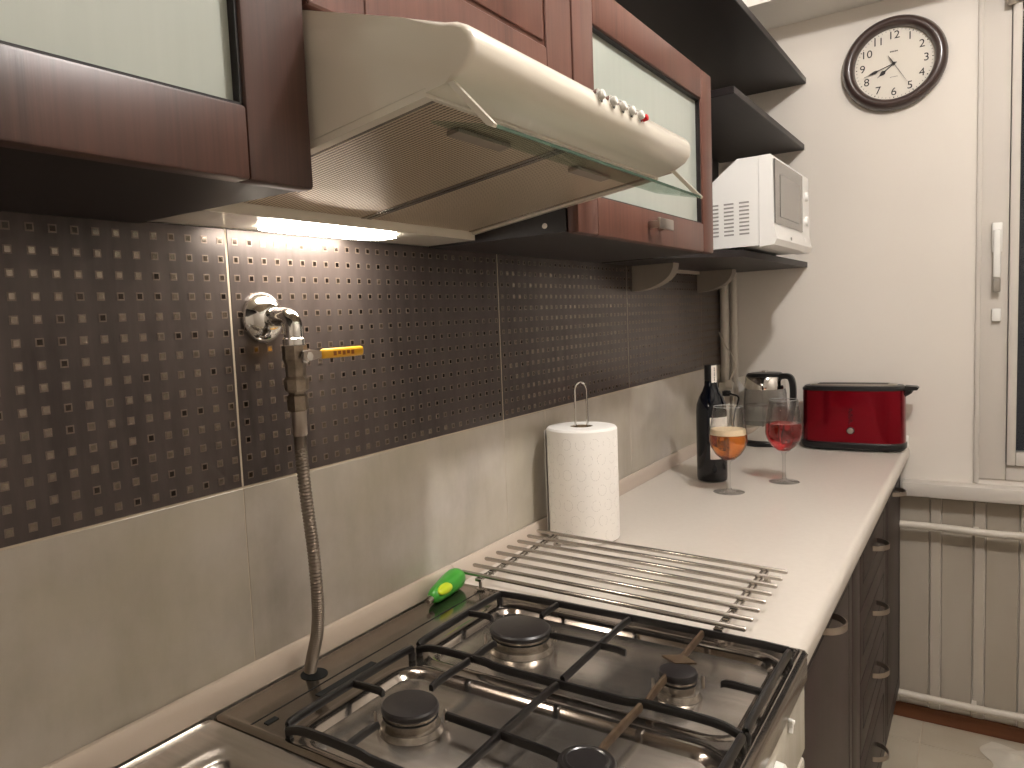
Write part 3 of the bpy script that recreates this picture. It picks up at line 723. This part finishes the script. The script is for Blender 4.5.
# ================================================================== BOTTLE
bt = thing('wine_bottle', 'dark wine bottle with a pale label and a paper strip on its neck', 'bottle', (.156, 1.957, Z))
bx, by = .156, 1.957
obj('glass_body', LA([(.030, Z+.0003), (.0355, Z+.003), (.0368, Z+.010), (.0368, Z+.178), (.0350, Z+.196), (.0290, Z+.214), (.0205, Z+.230), (.0158, Z+.244), (.0145, Z+.262), (.0140, Z+.292), (.0125, Z+.2945), (.0125, Z+.2949)], (bx, by, 0), seg=40), bottle_g, bt)
obj('foil', LA([(.0150, Z+.232+.012), (.0150, Z+.2945), (.0135, Z+.2955), (.0001, Z+.2957)], (bx, by, 0), seg=28, cap=False), black_pl, bt)
def wrap(bm, r, a0, a1, z0, z1, n=12):
    prev = None
    for k in range(n+1):
        a = a0+(a1-a0)*k/n; c = [bm.verts.new((bx+r*cos(a), by+r*sin(a), z)) for z in (z0, z1)]
        if prev: bm.faces.new((prev[0], c[0], c[1], prev[1]))
        prev = c
va = math.atan2(0-by, .7168-bx)      # side of the bottle facing the room
bm = bmesh.new(); wrap(bm, .03705, va-.10, va+1.75, Z+.060, Z+.165, 20); lb = obj('label', bm, label_m, bt)
mt = Matrix.Translation((bx+.0377*cos(va+.55), by+.0377*sin(va+.55), Z+.138)) @ Matrix.Rotation(va+.55+pi/2, 4, 'Z') @ Matrix.Rotation(pi/2, 4, 'X') @ Matrix.Shear('XY', 4, (.35, 0))
bm = bmesh.new()   # a line of cursive strokes
for k in range(44):
    u = k/43; v = (k+1)/43
    def cp_(u):
        a = va+.12+u*.95; return (bx+.0374*cos(a), by+.0374*sin(a), Z+.136+.0035*sin(u*38)+.006*max(0, 1-u*6))
    tube(bm, [cp_(u), cp_(v)], .0004, seg=4, caps=False)
obj('label_writing', bm, ink, lb)
bm = bmesh.new(); wrap(bm, .0153, va+.1, va+1.2, Z+.232, Z+.2945, 8); ns = obj('neck_strip', bm, label_m, bt, label='white paper seal strip')
bm = bmesh.new()
for k in range(9):
    a = va+.6; z0 = Z+.238+k*.006
    box(bm, bx+.0154*cos(a)-.0004, bx+.0154*cos(a)+.0008, by+.0154*sin(a)-.0016, by+.0154*sin(a)+.0010, z0, z0+.0028+.0012*(k % 2))
obj('strip_print', bm, ink, ns)

# ================================================================== DRINK GLASSES
def wine_glass(label, x, y, dm, foam):
    t = thing('wine_glass', label, 'glass', (x, y, Z), 'stemmed glasses with drinks')
    outer = [(.0001, .0008), (.0335, .0008), (.0350, .0013), (.0335, .0020), (.018, .0029), (.0065, .0065), (.0040, .016), (.0036, .040), (.0038, .066), (.0060, .0745), (.0150, .0800), (.0285, .0915), (.0385, .1080), (.0425, .1240), (.0415, .1450), (.0365, .1780), (.0325, .2050)]
    inner = [(.0321, .2055), (.0318, .2048), (.0358, .1779), (.0408, .1450), (.0418, .1240), (.0378, .1084), (.0278, .0922), (.0144, .0808), (.0001, .0775)]
    obj('bowl', LA([(r, Z+h) for r, h in outer+inner], (x, y, 0), seg=48, cap=False), glass, t, angle=70)
    top = .1480; rt = .0395
    liq = [(.0001, .0773), (.0146, .0806), (.0280, .0920), (.0380, .1082), (.0420, .1240), (.0414, .1380)]
    lv = .1395 if foam else .1480
    liq += [(.0413, lv)] if foam else [(.0410, .1450), (.0405, lv)]
    liq += [(.0001, lv)]
    obj('rim', TU([(x+.0322*cos(2*pi*k/40), y+.0322*sin(2*pi*k/40), Z+.2053) for k in range(40)], .0007, seg=6, closed=True), rim_glass, t)
    obj('drink', LA([(r, Z+h) for r, h in liq], (x, y, 0), seg=48, cap=False), dm, t, angle=60)
    if foam:
        obj('foam', LA([(.0001, Z+lv+.0002), (.0407, Z+lv+.0002), (.0399, Z+.1500), (.0385, Z+.1520), (.0001, Z+.1522)], (x, y, 0), seg=48, cap=False), beer_top, t)
    return t
wine_glass('stemmed glass of amber drink with a pale head, standing before the bottle', .228, 1.838, beer, True)
wine_glass('stemmed glass of red drink, in front of the kettle and toaster', .317, 2.000, rose, False)

# ================================================================== KETTLE
kx, ky = .153, 2.552
kt = thing('kettle', 'glass electric kettle with chrome bands and a black handle', 'kettle', (kx, ky, Z))
obj('power_base', LA([(.070, Z+.0004), (.074, Z+.004), (.074, Z+.012), (.068, Z+.016)], (kx, ky, 0), seg=44), black_pl, kt)
obj('lower_band', LA([(.066, Z+.0162), (.068, Z+.020), (.0672, Z+.066), (.0640, Z+.0665)], (kx, ky, 0), seg=44), chrome, kt)
obj('glass_jug', LA([(.0670, Z+.0668), (.0655, Z+.110), (.0625, Z+.162), (.0600, Z+.1780), (.0588, Z+.1780), (.0612, Z+.162), (.0642, Z+.110), (.0656, Z+.0668)], (kx, ky, 0), seg=44, cap=False), glass, kt)
obj('water', LA([(.0001, Z+.0670), (.0645, Z+.0670), (.0635, Z+.105), (.0625, Z+.125), (.0001, Z+.125)], (kx, ky, 0), seg=44, cap=False), glass_mat('water', (240, 244, 244), ior=1.333), kt)
obj('upper_band', LA([(.0608, Z+.1782), (.0612, Z+.182), (.0580, Z+.214), (.0560, Z+.2165), (.0001, Z+.2165)], (kx, ky, 0), seg=44, cap=False), chrome, kt)
obj('lid', LA([(.0540, Z+.2168), (.0540, Z+.2230), (.0480, Z+.2275), (.0001, Z+.2290)], (kx, ky, 0), seg=44), black_pl, kt)
obj('lid_knob', LA([(.010, Z+.2288), (.010, Z+.2335), (.007, Z+.2350)], (kx, ky, 0), seg=18), chrome, kt)
sp = bmesh.new(); prism(sp, [(kx-.078, Z+.214), (kx-.052, Z+.220), (kx-.054, Z+.182), (kx-.060, Z+.186)], ky-.020, ky+.016, 'y'); obj('spout', sp, chrome, kt)
hp = smooth_path([(kx+.050, ky-.020, Z+.218), (kx+.074, ky-.026, Z+.218), (kx+.084, ky-.029, Z+.205), (kx+.088, ky-.031, Z+.175), (kx+.086, ky-.031, Z+.130), (kx+.078, ky-.028, Z+.085), (kx+.060, ky-.020, Z+.055)], 7)
bm = bmesh.new(); prev = None
for i, p in enumerate(hp):
    tt = (hp[min(i+1, len(hp)-1)]-hp[max(i-1, 0)]).normalized(); nn = V(-tt.z, 0, tt.x).normalized()
    ring = [bm.verts.new(p+nn*a*.0085+V(0, 1, 0)*b*.012) for a, b in ((-1, -.7), (-.6, -1), (.6, -1), (1, -.7), (1, .7), (.6, 1), (-.6, 1), (-1, .7))]
    if prev:
        for k in range(8): bm.faces.new((prev[k], prev[(k+1) % 8], ring[(k+1) % 8], ring[k]))
    else: bm.faces.new(ring)
    prev = ring
bm.faces.new(prev); obj('handle', bm, black_pl, kt)

# ================================================================== TOASTER
tx0, tx1, ty0, ty1 = .262, .535, 2.487, 2.618
ts = thing('toaster', 'glossy red long-slot toaster with black base and trim', 'toaster', ((tx0+tx1)/2, (ty0+ty1)/2, Z))
def oval(x0, x1, y0, y1, inset=0, n=64, e=.55):
    cx_, cy_ = (x0+x1)/2, (y0+y1)/2; a_, b_ = (x1-x0)/2-inset, (y1-y0)/2-inset; o = []
    for k in range(n):
        t = 2*pi*k/n; o.append((cx_+a_*math.copysign(abs(cos(t))**e, cos(t)), cy_+b_*math.copysign(abs(sin(t))**(e*1.25), sin(t))))
    return o
def stack(levels, x0=tx0, x1=tx1, y0=ty0, y1=ty1, cap=True):
    bm = bmesh.new(); prev = None
    for ins, z in levels:
        ring = [bm.verts.new((a, b, z)) for a, b in oval(x0, x1, y0, y1, ins)]
        if prev:
            for k in range(len(ring)): bm.faces.new((prev[k], prev[(k+1) % len(ring)], ring[(k+1) % len(ring)], ring[k]))
        elif cap: bm.faces.new(ring)
        prev = ring
    if cap: bm.faces.new(prev)
    return bm
obj('base', stack([(.004, Z+.0040), (-.001, Z+.010), (-.001, Z+.022), (.002, Z+.0262)]), black_pl, ts)
for xx in (tx0+.05, tx1-.05):
    for yy in (ty0+.035, ty1-.035): obj('foot', LA([(.010, Z+.0003), (.010, Z+.0045)], (xx, yy, 0), seg=12), black_pl, ts)
sh = obj('shell', stack([(.002, Z+.0264), (.0015, Z+.032), (.002, Z+.100), (.003, Z+.1780)]), red_m, ts, angle=50)
tp = obj('top_trim', stack([(.0015, Z+.1782), (.002, Z+.184), (.008, Z+.1905), (.020, Z+.192)]), black_pl, ts)
obj('top_plate', stack([(.022, Z+.1921), (.024, Z+.1945), (.028, Z+.1950)]), satin, ts)
for yy in (ty0+.048, ty0+.078): obj('slot', B(tx0+.045, tx1-.045, yy-.007, yy+.007, Z+.1951, Z+.1956), hole_m, ts)
lvv = obj('lever', PR([(tx1-.004, Z+.176), (tx1+.026, Z+.178), (tx1+.030, Z+.184), (tx1+.024, Z+.188), (tx1-.004, Z+.190)], (ty0+ty1)/2-.020, (ty0+ty1)/2+.020, 'y'), black_pl, ts)
obj('lever_neck', PR([(tx1-.003, Z+.158), (tx1+.012, Z+.168), (tx1+.016, Z+.1755), (tx1-.003, Z+.1755)], (ty0+ty1)/2-.010, (ty0+ty1)/2+.010, 'y'), black_pl, lvv)
dx_ = .400
obj('dial_ring', LA([(.0105, ty0+.0022), (.0105, ty0-.0008), (.0085, ty0-.0014)], (dx_, 0, Z+.062), axis='y', seg=28), black_pl, ts)
obj('dial', LA([(.0085, ty0+.001), (.0085, ty0-.0038), (.0070, ty0-.0050)], (dx_, 0, Z+.062), axis='y', seg=28), satin, ts, label='round silver dial')
bm = bmesh.new()     # three stacked dark marks above the dial
def yf(): return ty0+.0002
for k, z in enumerate((.088, .104, .120)):
    q = .0052
    for seg_ in (((-q, -.004), (q, .004)), ((-q, -.004), (-q*.1, -.006)), ((q, .004), (q*.1, .006)), ((-q, .003), (0, .0055))):
        tube(bm, [(dx_+seg_[0][0], yf(), Z+z+seg_[0][1]), (dx_+seg_[1][0], yf(), Z+z+seg_[1][1])], .0010, seg=6)
obj('mark', bm, M('toaster_print', (60, 8, 16), .5), ts)

# ================================================================== CORNER PIPES, SOCKET, CABLE
t = thing('riser_pipe', 'pair of painted riser pipes in the corner under the microwave shelf', 'pipe', (.03, 2.61, .873))
obj('pipe', LA([(.014, .8745), (.014, 1.3925)], (.0165, 2.612, 0), seg=20), pipe_m, t)
obj('pipe', LA([(.011, .8745), (.011, 1.3925)], (.0450, 2.618, 0), seg=20), pipe_m, t)
t = thing('wall_socket', 'small pale wall socket box low on the corner pipes behind the bottle', 'socket', (.030, 2.58, 1.0))
obj('box', B(.006, .050, 2.567, 2.596, .990, 1.036, bev=.006), cable_w, t)
obj('cover', B(.030, .052, 2.556, 2.5665, 1.020, 1.045, bev=.004), cable_w, t)
solo(obj('power_cable', TU(smooth_path([(.006, 2.585, 1.200), (.022, 2.578, 1.165), (.045, 2.575, 1.130), (.058, 2.573, 1.090), (.050, 2.568, 1.060), (.045, 2.561, 1.045)], 8), .0024, seg=8), cable_w), 'thin pale cable curving down over the corner pipes to the socket', 'cable')
bm = TU(smooth_path([(.030, 2.552, 1.000), (.040, 2.545, 1.004), (.055, 2.540, 1.000), (.075, 2.538, .992), (.072, 2.538, .968), (.064, 2.540, .945), (.058, 2.545, .90), (.062, 2.548, .860), (.090, 2.53, Z+.0045)], 8), .0030, seg=8)
solo(obj('black_cable', bm, black_pl), 'black cable looping from the corner socket to the kettle', 'cable')
bm = B(.022, .046, 2.545, 2.5665, .992, 1.010, bev=.004); solo(obj('plug', bm, black_pl), 'black plug pushed into the corner socket', 'plug')

# ================================================================== HEATING PIPES
def hpipe(z, label, bend):
    t = thing('heating_pipe', label, 'pipe', (1.2, L-.05, z))
    pts = [(.47, L-.045, z), (.60, L-.045, z+bend), (.75, L-.045, z-.002), (.9, L-.045, z), (XR-.002, L-.045, z)]
    obj('pipe', TU(smooth_path(pts, 6), .0105, seg=16), pipe_m, t)
    for x in (.70, 1.3, 1.9): obj('pipe_clip', B(x-.006, x+.006, L-.046, L-.011, z-.006, z+.006), pipe_m, t)
hpipe(.612, 'upper horizontal heating pipe below the window sill', .002)
hpipe(.092, 'lower horizontal heating pipe just above the brown skirting', -.002)

# ================================================================== WALL CLOCK
cxk, czk = .494, 1.956
wc = thing('wall_clock', 'round wall clock with a dark brown rim and black numerals', 'clock', (cxk, L-.001, czk-.135))
Yk = L-.0005
obj('rim', LA([(.1255, 0), (.1305, -.006), (.1310, -.018), (.1245, -.034), (.115, -.040), (.106, -.036), (.101, -.026), (.0995, -.016), (.0990, -.010)], (cxk, Yk, czk), axis='y', seg=64, cap=False), clock_rim, wc, angle=60)
obj('dial', LA([(.1000, -.0005), (.1000, -.0115), (.0001, -.0116)], (cxk, Yk, czk), axis='y', seg=64), clock_face, wc)
yd = Yk-.0120
for h in range(1, 13):
    a = radians(90-30*h); r = .0790
    bm = text_bm(str(h), .0305, Matrix.Translation((cxk+r*cos(a), yd, czk+r*sin(a))) @ Matrix.Rotation(pi/2, 4, 'X'))
    obj('numeral', bm, ink, wc)
bm = bmesh.new()
for k in range(60):
    a = radians(6*k); r0_, r1_ = .0925, .0965
    s = .0012 if k % 5 == 0 else .0005
    d = V(cos(a), 0, sin(a)); e = V(-sin(a), 0, cos(a)); c = V(cxk, yd, czk)
    bm.faces.new([bm.verts.new(c+d*r0_-e*s), bm.verts.new(c+d*r1_-e*s), bm.verts.new(c+d*r1_+e*s), bm.verts.new(c+d*r0_+e*s)])
obj('minute_track', bm, ink, wc)
bm = bmesh.new()
for k in range(5): box(bm, cxk-.0095+k*.0040, cxk-.0065+k*.0040, yd-.0003, yd+.0004, czk+.0330, czk+.0362)
obj('dial_mark', bm, ink, wc)
bm = bmesh.new()
for k in range(6): box(bm, cxk-.0090+k*.0032, cxk-.0070+k*.0032, yd-.0003, yd+.0004, czk-.0372, czk-.0358)
obj('dial_mark', bm, clock_rim, wc)
def hand(name, ang, ln, wd, tail, dy, spade=None):
    a = radians(90-ang); d = V(cos(a), 0, sin(a)); e = V(-sin(a), 0, cos(a)); c = V(cxk, 0, czk); bm = bmesh.new()
    pts = [(-tail, wd), (ln*.45, wd)]
    if spade: pts += [(ln*.52, spade*.35), (ln*.62, spade), (ln*.72, spade*.8), (ln*.86, wd*.6)]
    pts += [(ln, wd*.3)]
    poly = [(c+d*u+e*v) for u, v in pts]+[(c+d*u-e*v) for u, v in pts[::-1]]
    prism(bm, [(p.x, p.z) for p in poly], yd-dy-.0006, yd-dy, 'y'); return obj(name, bm, ink, wc)
hand('hour_hand', 232, .052, .0014, .006, .002, .0062)
hand('minute_hand', 252, .078, .0011, .008, .0035, .0042)
hand('second_hand', 150, .066, .0006, .0, .005); hand('second_hand_tail', 330, .028, .0014, 0, .005)
obj('hub', LA([(.0038, -.0118), (.0038, -.0190), (.0022, -.0195)], (cxk, Yk, czk), axis='y', seg=16), ink, wc)

# ================================================================== CLOTH ON THE FLOOR
bm = bmesh.new(); nx = 26
g = [[None]*(nx+1) for _ in range(nx+1)]; rnd = random.Random(11)
for i in range(nx+1):
    for j in range(nx+1):
        u, v = i/nx*2-1, j/nx*2-1; d = min(1, math.hypot(u, v))
        z = .012+.050*(1-d)**.8*(.6+.4*sin(5*u+3*v))+.014*sin(9*u-4*v)*sin(7*v+2)*(1-d)
        g[i][j] = bm.verts.new((.86+u*.13*(1+.12*sin(4*v)), 2.50+v*.085*(1+.15*sin(5*u)), max(.002, z*(1-d**6)+.002)))
for i in range(nx):
    for j in range(nx): bm.faces.new((g[i][j], g[i+1][j], g[i+1][j+1], g[i][j+1]))
solo(obj('floor_cloth', bm, cloth_m, angle=180), 'crumpled pale cloth lying on the floor tiles near the skirting', 'cloth')

# ================================================================== CEILING LAMP (out of frame, seen in the window glass)
lp = thing('ceiling_lamp', 'bare glowing globe lamp hanging from the ceiling above the worktop', 'lamp', tuple(LAMP))
bm = bmesh.new(); bmesh.ops.create_uvsphere(bm, u_segments=24, v_segments=16, radius=.042); bm.transform(Matrix.Translation(LAMP)); obj('bulb', bm, bulb_m, lp)
obj('holder', LA([(.020, LAMP.z+.040), (.020, LAMP.z+.085), (.012, LAMP.z+.095)], (LAMP.x, LAMP.y, 0), seg=20), white_pl, lp)
obj('cord', LA([(.004, LAMP.z+.095), (.004, CEIL-.012)], (LAMP.x, LAMP.y, 0), seg=8), white_pl, lp)
obj('canopy', LA([(.045, CEIL-.012), (.045, CEIL-.0005)], (LAMP.x, LAMP.y, 0), seg=28), white_pl, lp)
